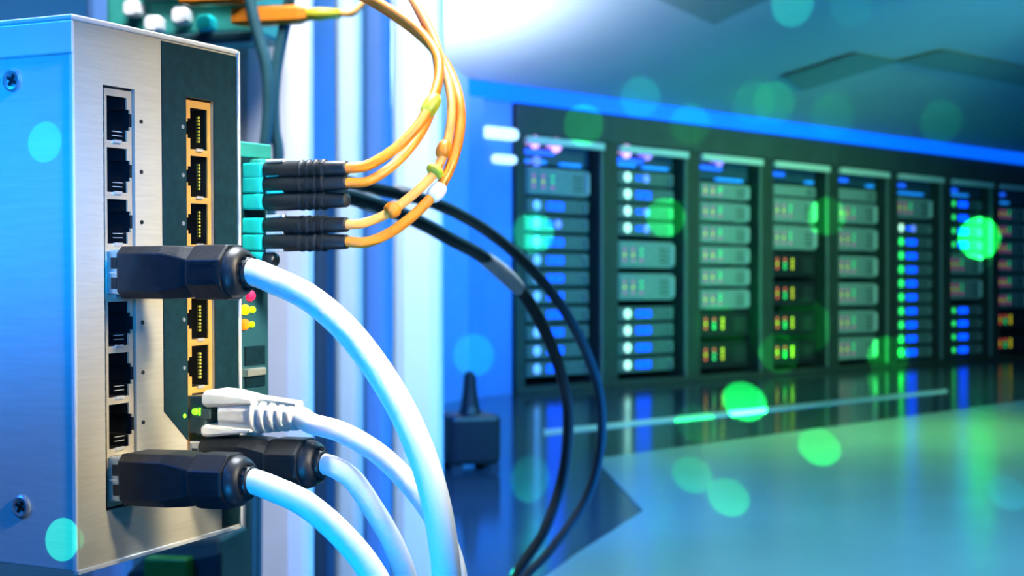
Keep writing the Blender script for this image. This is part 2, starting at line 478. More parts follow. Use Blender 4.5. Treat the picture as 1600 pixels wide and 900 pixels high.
FX = -ROT.col[1]
FR = Matrix((FX, ROT.col[0], ROT.col[2])).transposed()
def fibre(name, label, cat, y, path, cordmat, sleeves, boot_end=.0405, rad=.00175, group=None):
    m = FR.to_4x4(); m.translation = P(381, y, .4745)
    r = thing(name, label, cat, mw=m, group=group); iv_ = m.inverted()
    bm = bmesh.new()
    loft(bm, [octring(-.002, .0030, .0024, .0004), octring(.0005, .0032, .0026, .0005), octring(.0086, .0032, .0026, .0005), octring(.0092, .0028, .0023, .0005)])
    link('connector', bm, M['aqua'], r, bevel=.0003)['label'] = 'aqua plug body'
    bm = bmesh.new()
    loft(bm, [circring(.0088, .0020), circring(.0095, .0031)] + ([circring(.018, .0031), circring(.030, .0027)] if boot_end > .03 else []) + [ circring(boot_end - .0006, .0024), circring(boot_end, .0020)])
    b = link('boot', bm, M['boots'], r, smooth=True)
    bm = bmesh.new()
    for k in range(4):
        a = .0225 + k * .0028
        if boot_end < .03: break
        loft(bm, [circring(a, .0030), circring(a + .0005, .0032), circring(a + .0011, .0032), circring(a + .0016, .0029)])
    link('boot_rib', bm, M['boots'], b)
    bm = bmesh.new(); loft(bm, [octring(.0105, .0012, .0006, .0003, -.0012, .0030), octring(.0170, .0012, .0005, .0003, -.0012, .0031)])
    link('latch', bm, M['aqua'] if y in (290, 316) else M['sleeve_hl'], r)
    if path:
        pts = spline([Vector((boot_end - .004, 0, 0)), Vector((boot_end, 0, 0))] + [iv_ @ P(*p) for p in path], 12)
        bm = bmesh.new(); tube(bm, pts, rad, 12)
        link('cord', bm, cordmat, r, smooth=True)
        for (p0, p1, mt, rr) in sleeves:
            bm = bmesh.new(); a, b_ = iv_ @ P(*p0), iv_ @ P(*p1)
            tube(bm, spline([a, (a + b_)/2, b_], 6), lambda t, rr=rr: rr*(.55 + .45*math.sin(math.pi*min(1, max(0, t)))**.5) , 14)
            link('sleeve', bm, M[mt], r, smooth=True)
    return r
GF = 'orange fibre patch cords'
fibre('fibre_cable', 'orange fibre cord leaving the uppermost black boot with a yellow sleeve on its bend', 'cable', 268,
      [(575, 258, .458), (615, 234, .460), (650, 200, .464), (674, 160, .470), (686, 118, .478), (682, 84, .486), (655, 48, .497), (608, 14, .508), (560, -12, .52), (480, -50, .54)], M['orange'],
      [((664, 180, .4675), (682, 150, .4715), 'yellow', .0028)], group=GF)
fibre('fibre_cable', 'darker orange fibre cord leaving the second black boot from the top', 'cable', 290,
      [(575, 283, .458), (612, 260, .463), (648, 222, .470), (672, 178, .478), (684, 130, .487), (682, 88, .495), (668, 46, .505), (648, 5, .515), (630, -30, .52), (600, -90, .54)], M['orange'], [], rad=.0016, group=GF)
fibre('fibre_cable', 'orange fibre cord with a yellow-green bead, from the upper of the lower black boots', 'cable', 353,
      [(570, 348, .458), (608, 332, .460), (650, 300, .463), (680, 268, .466), (696, 232, .470), (704, 195, .474), (705, 160, .479), (700, 128, .485), (690, 98, .491), (678, 60, .498), (655, 15, .507), (625, -30, .52)], M['amber'],
      [((604, 334, .4595), (622, 322, .4608), 'orange', .0028), ((676, 273, .4655), (684, 262, .4665), 'yellow', .0032), ((689, 246, .468), (698, 222, .471), 'orange', .0026)], rad=.0016, group=GF)
fibre('fibre_cable', 'orange fibre cord with a white clip on the outermost loop, from the lowest black boot', 'cable', 379,
      [(575, 378, .457), (615, 360, .459), (655, 328, .462), (690, 288, .466), (711, 240, .471), (720, 190, .477), (716, 148, .483), (702, 110, .495), (684, 84, .503), (650, 50, .512), (600, 14, .522), (550, -14, .533), (480, -50, .555)], M['orange'],
      [((672, 312, .4640), (692, 289, .4662), 'sleeve_hl', .0028)], group=GF)
fibre('fibre_connector', 'black booted aqua fibre plug without an orange cord, in the middle of the row', 'connector', 316, None, None, [], boot_end=.0405)
fibre('fibre_connector', 'lowest aqua fibre plug, half hidden by the black network plug', 'connector', 406, None, None, [], boot_end=.013)

# mounting rail and plate that carry switch and converter (left of the view)
mp = link('mounting_plate', bx(-.30, .16, D + .012, D + .016, -.02, .17), M['plate']); mp.matrix_world = SW
mp.location = SW.translation
# plate sits behind both units and its foot reaches the cabinet floor
tag(mp, 'grey metal plate behind the switch and converter', 'mounting plate')
bpy.data.objects.remove(mp)

# ================================================================== SERVER ROW
Z0, VPX, Y_INF = 9.4, 3165.0, 450.0
TH = math.atan2(.6845, .7290)
UR = Vector((math.cos(TH), math.sin(TH), 0)); NI = Vector((-math.sin(TH), math.cos(TH), 0))
R0 = Vector(((820 - 800)/F*Z0, Z0, 0))
DPL = R0.dot(NI)
def row(px, py, r=0.0):
    """pixel -> (s along the row, height) on the plane r metres behind the cabinet fronts"""
    d = Vector(((px - 800)/F, 1, 0)); tt = (DPL + r)/d.dot(NI); p = d*tt
    return (p - R0).dot(UR), ZC + (450 - py)/F*tt
def rowpt(s, y, z): return R0 + UR*s + NI*y + Vector((0, 0, z))
PITCH = (row(1562, 0)[0] - row(820, 0)[0])/7
BAY = .745; GAP = PITCH - BAY
ZT = ZC + 1.007; ZB = .045; ZF = ZC + 1.215; ZBT = ZC + 1.325
RF = .085                          # servers sit this far behind the cabinet front
def led(parent, x, z, g, r=.011, name='status_light'):
    key = ('led', g, r)
    if key not in CACHE:
        bm = bmesh.new(); dome(bm, 0, 0, r, 0, r*.6, 10)
        bmesh.ops.recalc_face_normals(bm, faces=bm.faces[:]); me = bpy.data.meshes.new(name); bm.to_mesh(me); bm.free()
        me.materials.append(G[g]); CACHE[key] = me
    o = linkme(name, CACHE[key], parent, True); o.location = (x, 0, z); return o
CACHE = {}
def bezel(kind, w, h):
    key = (kind, round(w, 3), round(h, 3))
    if key in CACHE: return CACHE[key]
    bm = bmesh.new(); box(bm, 0, w, 0, .55, 0, h)
    bmesh.ops.bevel(bm, geom=[e for e in bm.edges if all(v.co.y < .01 for v in e.verts)], offset=.006, segments=2, affect='EDGES')
    bmesh.ops.recalc_face_normals(bm, faces=bm.faces[:]); me = bpy.data.meshes.new('bezel'); bm.to_mesh(me); bm.free()
    me.materials.append(M[{'2u': 'srv', 'plain': 'srv', 'thin': 'srvt', 'dark': 'srvd'}[kind]]); CACHE[key] = me; return me
def part_cached(name, key, fn, m, parent, loc=(0, 0, 0)):
    if key not in CACHE:
        bm = bmesh.new(); fn(bm); bmesh.ops.recalc_face_normals(bm, faces=bm.faces[:])
        me = bpy.data.meshes.new(name); bm.to_mesh(me); bm.free(); me.materials.append(m); CACHE[key] = me
    o = linkme(name, CACHE[key], parent); o.location = loc; return o

CABN = ['first', 'second', 'third', 'fourth', 'fifth', 'sixth', 'seventh', 'eighth']
sx0 = row(966, 0, RF)[0] - PITCH; sx1 = row(1052, 0, RF)[0] - PITCH
SWID = sx1 - sx0
def server(ci, px, ytop, ybot, kind, label, lamp='lampw', disp='disp', lampr=.036):
    _, z1 = row(px, ytop, RF); _, z0 = row(px, ybot, RF)
    h = z1 - z0
    o = thing('rack_server', label, 'server', loc=rowpt(ci*PITCH + sx0, RF, z0), rotz=TH, group='servers in the cabinet row')
    linkme('chassis', bezel(kind, SWID, h), o)
    w = SWID
    hk = round(h, 3)
    if kind == '2u':
        rows_, cols_ = [h*.68, h*.48, h*.28], [w*.10, w*.25, w*.40]
        c = [['ledm', 'ledm', 'ledg'], ['ledy', 'ledy', 'ledg'], ['ledm', 'ledm', 'ledm']]
        for i, zz in enumerate(rows_):
            for j, xx in enumerate(cols_): led(o, xx, zz, c[i][j], .0095)
        part_cached('vent_slot', ('v2', hk), lambda bm: [box(bm, w*.74, w*.90, -.004, .003, h*(.2 + .16*k), h*(.2 + .16*k) + h*.06) for k in range(4)], M['vent'], o)
        part_cached('front_panel', ('p2', hk), lambda bm: box(bm, w*.03, w*.70, -.006, .002, h*.07, h*.93), M['srv'], o)
        part_cached('handle', ('h2', hk), lambda bm: (box(bm, w*.955, w*.975, -.022, 0, h*.12, h*.88)), M['rim'], o)
        for ch in o.children:
            if ch.name.startswith('status_light'): ch.location.y = -.007
    elif kind == 'plain':
        part_cached('vent_slot', ('vp', hk), lambda bm: [box(bm, w*.76, w*.93, -.004, .003, h*(.2 + .22*k), h*(.2 + .22*k) + h*.08) for k in range(3)], M['vent'], o)
        part_cached('front_panel', ('pp', hk), lambda bm: box(bm, w*.03, w*.72, -.006, .002, h*.1, h*.9), M['srv'], o)
    elif kind == 'thin':
        part_cached('power_lamp', ('lp', lamp, round(lampr, 3)), lambda bm: dome(bm, 0, 0, lampr, 0, .015, 24), G[lamp], o, (w*.16, -.001, h*.52))
        if disp == 'dispb':
            part_cached('display', ('dpb',), lambda bm: box(bm, 0, w*.10, -.004, 0, -.016, .016), G['disp'], o, (w*.32, 0, h*.5))
            part_cached('display_knob', ('dk',), lambda bm: dome(bm, 0, 0, .032, 0, .012, 20), G['dispb'], o, (w*.50, 0, h*.5))
        else:
            part_cached('display', ('dp', hk), lambda bm: [box(bm, w*a, w*(a + .125), -.004, 0, h*.24, h*.76) for a in (.32, .455)], G['disp'], o)
        part_cached('handle', ('ht', hk), lambda bm: (box(bm, w*.93, w*.955, -.02, 0, h*.14, h*.86), box(bm, w*.82, w*.95, -.02, -.012, h*.78, h*.86)), M['srv'], o)
    else:
        cols_ = [w*.12, w*.29, w*.46]
        c = [['ledr', 'ledr', 'ledy'], ['ledy', 'ledg', 'ledy'], ['ledr', 'ledg', 'ledy']]
        for i in range(3):
            for j in range(3): led(o, cols_[j], h*(.70 - .17*i), c[i][j], .0125)
        part_cached('vent_slot', ('vd', hk), lambda bm: [box(bm, w*.70, w*.92, -.003, .002, h*(.25 + .2*k), h*(.25 + .2*k) + h*.07) for k in range(3)], M['vent'], o)
    return o

def dsc(kind, lamp, disp):
    if kind == 'thin':
        a = {'lampw': 'white round lamp', 'lampc': 'pale blue round lamp', 'lampg': 'green round lamp'}[lamp]
        return 'thin server with ' + a
    return {'2u': 'thick grey server with coloured dot lights', 'plain': 'plain grey server', 'dark': 'black server with red and yellow lights'}[kind]

spec = []   # per cabinet: list of (px, ytop, ybot, kind, lamp, disp)
c1 = [(828, 260, 303, '2u', None, None)]
for k in range(10): y = 321 + k*28.45; c1.append((844, y - 11.5, y + 11.5, 'thin', 'lampc', 'dispb' if k == 1 else 'disp'))
c2 = [(980, y - 11, y + 11, 'thin', 'lampw', 'disp' if k == 1 else 'dispb') for k, y in enumerate((277, 303.4, 330, 356.4))]
c2 += [(968, 376, 418, '2u', None, None), (968, 427, 469, '2u', None, None)]
c2 += [(980, y - 11, y + 11, 'thin', 'lampw', 'disp') for y in (490.6, 517, 544, 571)]
c3 = [(1092, a, b, '2u', None, None) for a, b in ((284, 309), (314, 344), (349.5, 379), (384, 412), (417.5, 447), (452, 483))]
c3 += [(1096, 488, 527, 'dark', None, None), (1096, 535, 577, 'dark', None, None)]
c4 = [(1206, 287, 304.5, 'plain', None, None), (1206, 308, 346, '2u', None, None), (1206, 351, 389, '2u', None, None)]
c4 += [(1206, y - 19, y + 19, 'dark', None, None) for y in (413, 459.5, 506, 552)]
c5 = [(1309, 293, 312, 'plain', None, None)] + [(1309, a, b, '2u', None, None) for a, b in ((315.5, 348), (354.5, 391), (399, 433), (442, 478), (485.5, 522), (528, 563))]
c6 = [(1401, 307, 340, '2u', None, None)] + [(1404, y - 9, y + 9, 'thin', 'lampw' if k == 0 else 'lampg', 'dispb' if k == 0 else 'disp') for k, y in enumerate([356 + 21.75*q for q in range(10)])]
c7 = [(1487, y - 8.5, y + 8.5, 'thin', 'lampg', 'disp') for y in (318, 339.4, 360.8, 382)]
c7 += [(1485, 395, 429, '2u', None, None), (1485, 435, 468, '2u', None, None)]
c7 += [(1487, y - 8.5, y + 8.5, 'thin', 'lampg', 'disp') for y in (485.5, 506, 527, 547.5)]
c8 = [(1563, a, b, '2u', None, None) for a, b in ((322, 345), (348, 372), (376, 399), (402, 425), (429, 452), (456, 481))]
c8 += [(1563, 485, 516, 'dark', None, None), (1563, 522, 553, 'dark', None, None)]
ALL = [c1, c2, c3, c4, c5, c6, c7, c8]
for i, rows_ in enumerate(ALL):
    for k, (px, a, b, kind, lamp, disp) in enumerate(rows_):
        pos = ORD[k] if k < len(rows_) - 1 else 'lowest'
        lab = f"{dsc(kind, lamp, disp)}, {pos} in the {CABN[i]} server cabinet from the left"
        server(i, px, a, b, kind, lab, lamp or 'lampw', disp or 'disp', .036 if i < 6 else .022)

# cabinets
cab_lab = ['with two pink lamps under its rim, leftmost of the row',
           'with a white-pink and a violet lamp under its rim',
           'with one violet lamp and six thick grey servers',
           'with four black servers in its lower half',
           'filled with thick grey servers, between the fourth and sixth cabinets',
           'with a column of nine green round lamps',
           'with four thin servers above and four below two thick ones',
           'cut off by the right edge of the photo']
for i in range(8):
    o = thing('server_cabinet', 'black server cabinet ' + cab_lab[i], 'server cabinet', loc=rowpt(i*PITCH, 0, 0), rotz=TH, group='row of server cabinets')
    bm = bmesh.new(); g = GAP/2 - .001
    box(bm, -g, 0, 0, .9, 0, ZF); box(bm, BAY, BAY + g, 0, .9, 0, ZF)        # side posts
    box(bm, 0, BAY, .86, .9, ZB, ZT); box(bm, 0, BAY, 0, .9, 0, ZB)          # back, plinth
    box(bm, 0, BAY, 0.02, .9, ZT, ZF)
    link('carcass', bm, M['cabin'], o)
    link('fascia', bx(-g, BAY + g, -.012, .02, ZT + .012, ZF), M['fascia'], o, bevel=.004)
    link('plinth', bx(-g, BAY + g, -.008, .02, 0, ZB - .008), M['cabin'], o, bevel=.004)
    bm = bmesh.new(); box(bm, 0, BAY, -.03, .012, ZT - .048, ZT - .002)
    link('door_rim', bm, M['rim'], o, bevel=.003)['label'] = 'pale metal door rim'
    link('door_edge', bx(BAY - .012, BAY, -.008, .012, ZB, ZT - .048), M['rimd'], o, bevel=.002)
    zb0 = row(ALL[i][0][0], ALL[i][0][1], RF)[1] + .025
    link('blanking_panel', bx(.0, BAY - .03, RF + .02, RF + .06, zb0, ZT - .02), M['cabint'], o)
    link('light_strip', bx(.02, .02 + (.34 if i < 3 else .24), RF - .005, RF + .02, ZT - .105, ZT - .075), G['strip'], o)
    span = [(.02, .28), (.02, .28), (.02, .10), (.56, .66), (.56, .66), (.02, .56), (.02, .46), (.02, .34)][i]
    link('light_strip', bx(*span, RF - .005, RF + .03, zb0 + .0, zb0 + .022), G['stripc'], o)
    if i < 3:
        span2 = [(.42, .62), (.36, .64), (.30, .62)][i]
        link('light_strip', bx(*span2, RF - .005, RF + .03, zb0 - .005, zb0 + .017), G['stripc'], o)
        lamps = [[(835, 222, 'pink', .046), (868, 227, 'pink', .052), (838, 252, 'dispb', .036)], [(978, 236, 'pink', .052), (1011, 241, 'violet', .046)], [(1123, 251, 'violet', .046)]][i]
        for px, py, gg, rr in lamps:
            s, z = row(px, py, .03); bm = bmesh.new(); dome(bm, s - i*PITCH, z, rr, .03, .03, 24); box(bm, s - i*PITCH - .01, s - i*PITCH + .01, .03, RF + .05, z - .01, z + .01)
            link('cabinet_lamp', bm, G[gg], o, smooth=False)
# tiny extra lights on the fourth cabinet's black servers
for (px, py, gg, nm, wd) in ((1224, 462, 'ledg', 'round', 0), (1232, 483, 'ledg', 'bar', .05), (1245, 483, 'strip', 'bar', .12)):
    pass

# ================================================================== ROOM
# floor: dark strip + pale area are separate floor sheets
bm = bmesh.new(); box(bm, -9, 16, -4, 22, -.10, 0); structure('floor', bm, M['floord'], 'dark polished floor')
def poly(bm, pts, z0, z1):
    a = [bm.verts.new((p[0], p[1], z0)) for p in pts]; b = [bm.verts.new((p[0], p[1], z1)) for p in pts]
    n = len(pts); bm.faces.new(a[::-1]); bm.faces.new(b)
    for i in range(n): bm.faces.new((a[i], a[(i+1) % n], b[(i+1) % n], b[i]))
def fl(px, py):
    d = ZC*F/(py - 450); return ((px - 800)/F*d, d)
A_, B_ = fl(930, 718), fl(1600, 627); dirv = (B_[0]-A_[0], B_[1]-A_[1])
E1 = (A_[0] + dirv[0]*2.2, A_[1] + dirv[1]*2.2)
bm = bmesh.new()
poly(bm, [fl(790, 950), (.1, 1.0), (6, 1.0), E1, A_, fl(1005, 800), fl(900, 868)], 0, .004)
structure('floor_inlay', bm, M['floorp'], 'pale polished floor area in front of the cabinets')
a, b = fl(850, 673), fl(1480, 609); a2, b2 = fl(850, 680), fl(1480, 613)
bm = bmesh.new(); poly(bm, [a2, b2, b, a], 0, .005); structure('floor_streak', bm, M['strip'], 'thin pale reflection streak painted on the floor')  # pale sheet stands in for a reflection streak on the floor
# lit cornice over the cabinets and down the left end
bm = bmesh.new()
def rowbox(bm, s0, s1, y0, y1, z0, z1):
    vs = [bm.verts.new(rowpt(s, y, z)) for z in (z0, z1) for s, y in ((s0, y0), (s1, y0), (s1, y1), (s0, y1))]
    for f in ((3,2,1,0),(4,5,6,7),(0,1,5,4),(1,2,6,5),(2,3,7,6),(3,0,4,7)): bm.faces.new([vs[i] for i in f])
sL0, sL1 = row(722, 0)[0], row(748, 0)[0]
rowbox(bm, sL0, 8*PITCH + 1, -.05, .9, ZF + .002, ZBT)
structure('trim_2', bm, G['band'], 'glowing blue cornice light above the cabinets')
bm = bmesh.new(); rowbox(bm, sL0, sL1, -.05, .3, 0, ZF)
structure('trim_3', bm, M['bluep'], 'blue post at the left end of the cabinets')
bm = bmesh.new(); rowbox(bm, sL1, -GAP/2 - .004, .03, .3, 0, ZF)
structure('wall_end', bm, M['bluep'], 'blue end panel beside the first cabinet')
for (x0, x1, y0, y1, lab) in ((749, 803, 197, 221, 'long white wall light above a shorter one, left of the first cabinet'), (765, 800, 241, 258, 'short white wall light below a longer one, left of the first cabinet')):
    s0, z1 = row(x0, y0, .03); s1, z0 = row(x1, y1, .03)
    o = thing('wall_light', lab, 'wall light', loc=rowpt((s0+s1)/2, .03, (z0+z1)/2), rotz=TH, group='white wall lights')
    hw, hh = (s1 - s0)/2, (z1 - z0)/2
    bm = bmesh.new(); pts = []
    for cxs, a0 in ((1, -90), (-1, 90)):
        for k in range(9):
            a = math.radians(a0 + 180*k/8); pts.append((cxs*(hw - hh) + hh*math.cos(a), hh*math.sin(a)))
    prism(bm, pts, -.05, -.012); link('diffuser', bm, G['white'], o, bevel=.006)
    bm = bmesh.new(); box(bm, -hw*.8, hw*.8, -.012, 0, -hh*.6, hh*.6); link('bracket', bm, M['palep'], o)
# wall behind the cabinets, right part
bm = bmesh.new(); rowbox(bm, sL0 - .4, 9*PITCH + 2, .92, 1.0, 0, ZBT + .05); structure('wall_back', bm, M['cabin'])
# sloping ceiling rising from the cornice into the room
SL = math.tan(math.radians(18))
bm = bmesh.new()
q = [rowpt(s, y, z) for s, y, z in ((-9, .95, ZBT - .95*SL*0), (14, .95, ZBT), (14, -.06, ZBT), (-9, -.06, ZBT))]
def slopept(s, y): return rowpt(s, y, ZBT + (-.06 - y)*SL)
vs = [bm.verts.new(p) for p in (slopept(-10, -.06), slopept(16, -.06), slopept(16, -9), slopept(-10, -9))]
vt = [bm.verts.new(v.co + Vector((0, 0, .12))) for v in vs]
bm.faces.new(vs); bm.faces.new(vt[::-1])
for i in range(4): bm.faces.new((vs[i], vt[i], vt[(i+1) % 4], vs[(i+1) % 4]))
structure('ceiling', bm, M['ceil'], 'sloping blue-teal ceiling')
def ceilpt(px, py, off):
    d = Vector(((px - 800)/F, 1, (450 - py)/F))
    # plane: z = ZBT + (-.06 - n)*SL where n = (p-R0).NI
    # ZC + d.z t = ZBT - .06 SL - ((d.NI) t - DPL) SL
    tt = (ZBT - off - .06*SL + DPL*SL - ZC)/(d.z + d.dot(NI)*SL)
    return Vector((0, 0, ZC)) + d*tt
for n, pts in enumerate(([(1223, 121), (1338, 84), (1403, 97), (1257, 141)], [(1403, 97), (1476, 79), (1640, 114), (1640, 142)],
                         [(1004, -12), (1116, 39), (1225, -12)])):
    bm = bmesh.new(); a = [bm.verts.new(ceilpt(x, y, .004)) for x, y in pts]; b = [bm.verts.new(ceilpt(x, y, .03)) for x, y in pts]
    m_ = len(pts); bm.faces.new(a); bm.faces.new(b[::-1])
    for i in range(m_): bm.faces.new((a[i], b[i], b[(i+1) % m_], a[(i+1) % m_]))
    structure(f'ceiling_inset_{n+1}', bm, M['ceild'], 'dark angular ceiling inset')
# left wall running from the cabinets towards the camera
w0 = rowpt(sL0, -.06, 0); w1 = Vector((-3.2, 1.6, 0))
dv = (w1 - w0).normalized(); nv = Vector((dv.y, -dv.x, 0))
if nv.x > 0: nv = -nv
bm = bmesh.new(); poly(bm, [w0, w1, w1 + nv*.1, w0 + nv*.1], 0, 4.2)
structure('wall_left', bm, M['wallb'], 'blue-grey wall on the left')

# ------------------------------------------------------------------ racks and posts of the left background
def post(label, x0, x1, d, m, depth=.06, name='rack_post', top=2.3, slots=False):
    a = (x0 - 800)/F*d; b = (x1 - 800)/F*d
    o = thing(name, label, 'post', loc=((a + b)/2, d, 0), rotz=0, group='upright posts behind the switch')
    w = (b - a)/2; bm = bmesh.new()
    ring = lambda z: [(x, y, z) for x, y in ((-w, depth), (-w, depth*.25), (-w*.82, .006), (-w*.5, 0), (w*.5, 0), (w*.82, .006), (w, depth*.25), (w, depth))]
    loft(bm, [ring(.012), ring(top)]); link('upright', bm, m, o, bevel=.003)
    link('foot', bx(-w*1.15, w*1.15, -.01, depth + .01, 0, .012), M['teal'], o, bevel=.003)
    if slots:
        bm = bmesh.new()
        for k in range(int(top/.0445) - 1): box(bm, w*.86, w*.99, depth*.2 - .004, depth*.25 + .002, .05 + k*.0445, .065 + k*.0445)
        link('mounting_holes', bm, M['teal'], o)
    return o
post('wide white post directly behind the converter and the black plugs', 356, 481, 1.60, M['white'], .05)
post('white post seen under the bottom of the switch', 290, 343, 1.64, M['white'], .05)
post('mid blue narrow post between the white post and the pale blue post', 521, 561, 2.0, M['palep'])
post('wide pale blue post in the middle of the photo', 612, 690, 1.9, M['palep'])
post('deep blue post above the top of the switch', 130, 192, 2.2, M['bluep'])
post('dark blue post right beside the white one', 484, 520, 2.1, M['dblue'], top=.87)
post('dark blue post left of the pale blue post', 562, 606, 2.2, M['midb'])

# patch panel up left with orange plugs
K = 1.75
ppm = Matrix.Translation(P(300, 20, 1.5)) @ Matrix.Rotation(math.radians(-14), 4, 'Z') @ Matrix.Scale(K, 4)
pp = thing('patch_panel', 'teal patch panel of orange plugs above the silver switch', 'patch panel', mw=ppm)
bm = bmesh.new(); box(bm, -.058, .040, 0, .05, -.014, .075); link('housing', bm, M['tealgr'], pp, bevel=.003)
bm = bmesh.new(); box(bm, -.030, .042, -.006, .0, -.020, -.013); box(bm, -.032, .050, -.008, 0, .008, .013); link('rail', bm, M['teal'], pp, bevel=.002)
for k, (x, z) in enumerate(((-.022, -.007), (-.004, -.003), (.012, -.008), (-.036, .003))):
    bm = bmesh.new(); loft(bm, [octring(-.002, .0046, .0046, .0018), octring(.006, .0052, .0052, .002), octring(.010, .0046, .0046, .002)]); c_ = link('cable_cap', bm, M['white'] if k != 2 else M['aqua'], pp, bevel=.0008); c_.location = (x, 0, z); c_.rotation_euler = (0, 0, -math.pi/2)
for k, (px, py, L, lab) in enumerate(((385, 26, .052, 'orange fibre plug lowest on the patch panel above the switch'), (303, -6, .045, 'orange fibre plug at the top edge, above the navy part of the switch'))):
    o = thing('fibre_plug', lab, 'connector', mw=Matrix.Translation(P(px, py, 1.46)) @ Matrix.Rotation(math.radians(-10), 4, 'Z') @ Matrix.Scale(K, 4), group='orange plugs on the patch panel')
    bm = bmesh.new(); loft(bm, [octring(-.008, .004, .0045, .001), octring(.0, .0055, .0058, .002), octring(L*.62, .0052, .0054, .002), octring(L*.72, .0035, .0036, .001)])
    link('body', bm, M['orange'], o, bevel=.0006)
    bm = bmesh.new(); loft(bm, [circring(L*.7, .0034), circring(L*.85, .0038), circring(L*1.1, .0026)]); link('boot', bm, M['yellow'], o, smooth=True)
    bm = bmesh.new(); tube(bm, spline([Vector((L*1.05, 0, 0)), Vector((L*1.3, .0, .002)), Vector((L*1.5, .01, .03)), Vector((L*1.5, .02, .09))], 8), .0018, 10); link('cord', bm, M['amber'], o, smooth=True)
# pair of teal cables hanging from it
for k, (dx, lab) in enumerate(((0, 'left of the two dark teal cables hanging before the white post'), (1, 'right of the two dark teal cables hanging before the white post'))):
    bm = bmesh.new()
    pts = [P(385 + dx*72, -30, 1.44 + dx*.016), P(398 + dx*48, 35, 1.44 + dx*.016), P(415 + dx*18, 100, 1.44 + dx*.016), P(419 + dx*9, 150, 1.44 + dx*.016), P(417 + dx*12, 200, 1.44 + dx*.016), P(410 + dx*24, 260, 1.44 + dx*.016), P(398 + dx*12, 420, 1.44 + dx*.016), P(392 + dx*10, 700, 1.44 + dx*.016), P(390 + dx*10, 1100, 1.44 + dx*.016), P(390 + dx*10, 1528, 1.44 + dx*.016)]
    tube(bm, spline(pts, 10), .0060 , 12)
    tag(link('hanging_cable', bm, M['teal'], smooth=True), lab, 'cable', 'teal cables hanging behind the switch')
# dark floor-standing power supply below the switch
tb = thing('power_supply', 'dark power supply box with a green connector, below the switch', 'power supply', loc=(P(268, 900, 1.0).x, 1.0, 0), rotz=math.radians(-8))
zt = P(268, 850, 1.0).z
bm = bmesh.new(); loft(bm, [[(-.036, 0, 0), (.036, 0, 0), (.036, .07, 0), (-.036, .07, 0)], [(-.034, 0, zt - .022), (.036, 0, zt - .006), (.036, .07, zt - .006), (-.034, .07, zt - .022)], [(-.012, .006, zt - .002), (.034, .006, zt + .004), (.034, .06, zt + .004), (-.012, .06, zt - .002)]])
link('housing', bm, M['teal'], tb, bevel=.003)
bm = bmesh.new(); box(bm, -.016, .016, -.012, .002, zt - .030, zt - .008); link('terminal_connector', bm, M['greenp'], tb, bevel=.002)
# dark cables arching away to the floor on the right
def arc(label, pts, rad, *hls):
    o = thing('power_cable', label, 'cable', loc=P(*pts[0]), group='dark cables arching to the floor')
    base = P(*pts[0]); bm = bmesh.new(); tube(bm, spline([P(*p) - base for p in pts], 12), rad, 14)
    link('cable_jacket', bm, M['rubber'], o, smooth=True)
    for hl in hls:
        bm = bmesh.new(); tube(bm, spline([P(*p) - base for p in hl], 8), lambda t: rad*1.25*(.6 + .4*math.sin(math.pi*t)**.4), 14)
        link('sleeve_and_highlight', bm, M['sleeve_hl'], o, smooth=True)
    return o
arc('lower dark cable arching over the blue background, with a long white painted highlight halfway', [(395, 288, .90), (470, 296, .95), (560, 312, 1.0), (640, 340, 1.05), (705, 374, 1.1), (760, 405, 1.15), (815, 455, 1.2), (855, 525, 1.25), (878, 590, 1.3), (888, 650, 1.35), (880, 740, 1.4), (850, 830, 1.4), (800, 910, 1.4), (740, 1050, 1.4), (715, 1250, 1.4), (710, 1550, 1.4)], .0054,
    [(748, 397, 1.14), (775, 417, 1.165), (798, 438, 1.185), (815, 455, 1.2)], [(558, 311, 1.0), (578, 317, 1.014), (598, 325, 1.027)])  # long white tube is a painted highlight, the short one a sleeve
arc('upper dark cable arching over the blue background, white only near the orange cords', [(395, 258, .96), (480, 270, 1.00), (590, 296, 1.07), (680, 318, 1.12), (760, 360, 1.2), (830, 420, 1.26), (885, 490, 1.32), (920, 560, 1.38), (938, 625, 1.42), (938, 700, 1.46), (915, 780, 1.48), (860, 860, 1.48), (800, 930, 1.48), (760, 1060, 1.48), (740, 1240, 1.48), (735, 1490, 1.48)], .0049, [(612, 300, 1.083), (632, 303, 1.095), (655, 310, 1.107)])
# floor unit
def octring2(z, w_): return [(y, .10 + zz, z) for (x_, y, zz) in octring(0, w_, w_, w_*.58)]
fu = thing('floor_unit', 'dark boxy unit with an upright handle on the floor behind the cables', 'equipment box', loc=(fl(745, 735)[0], fl(745, 735)[1], 0), rotz=.3)
bm = bmesh.new(); box(bm, -.10, .10, 0, .24, .02, .21); link('body', bm, M['boots'], fu, bevel=.02)
bm = bmesh.new(); loft(bm, [octring2(z, w_) for z, w_ in ((.18, .05), (.24, .034), (.30, .026), (.36, .022), (.375, .012))]); link('handle', bm, M['boots'], fu, bevel=.004)
for sx in (-.075, .075):
    for sy in (.03, .21): link('foot', bx(sx - .02, sx + .02, sy - .02, sy + .02, 0, .02), M['rubber'], fu)

# rail that carries the switch and the converter
rail = bmesh.new(); box(rail, -.06, .135, D + .0005, D + .007, .055, .090)
rl = link('mounting_rail', rail, M['plate'], bevel=.001); rl.matrix_world = SW
tag(rl, 'metal mounting rail behind the silver switch and the converter', 'rail')

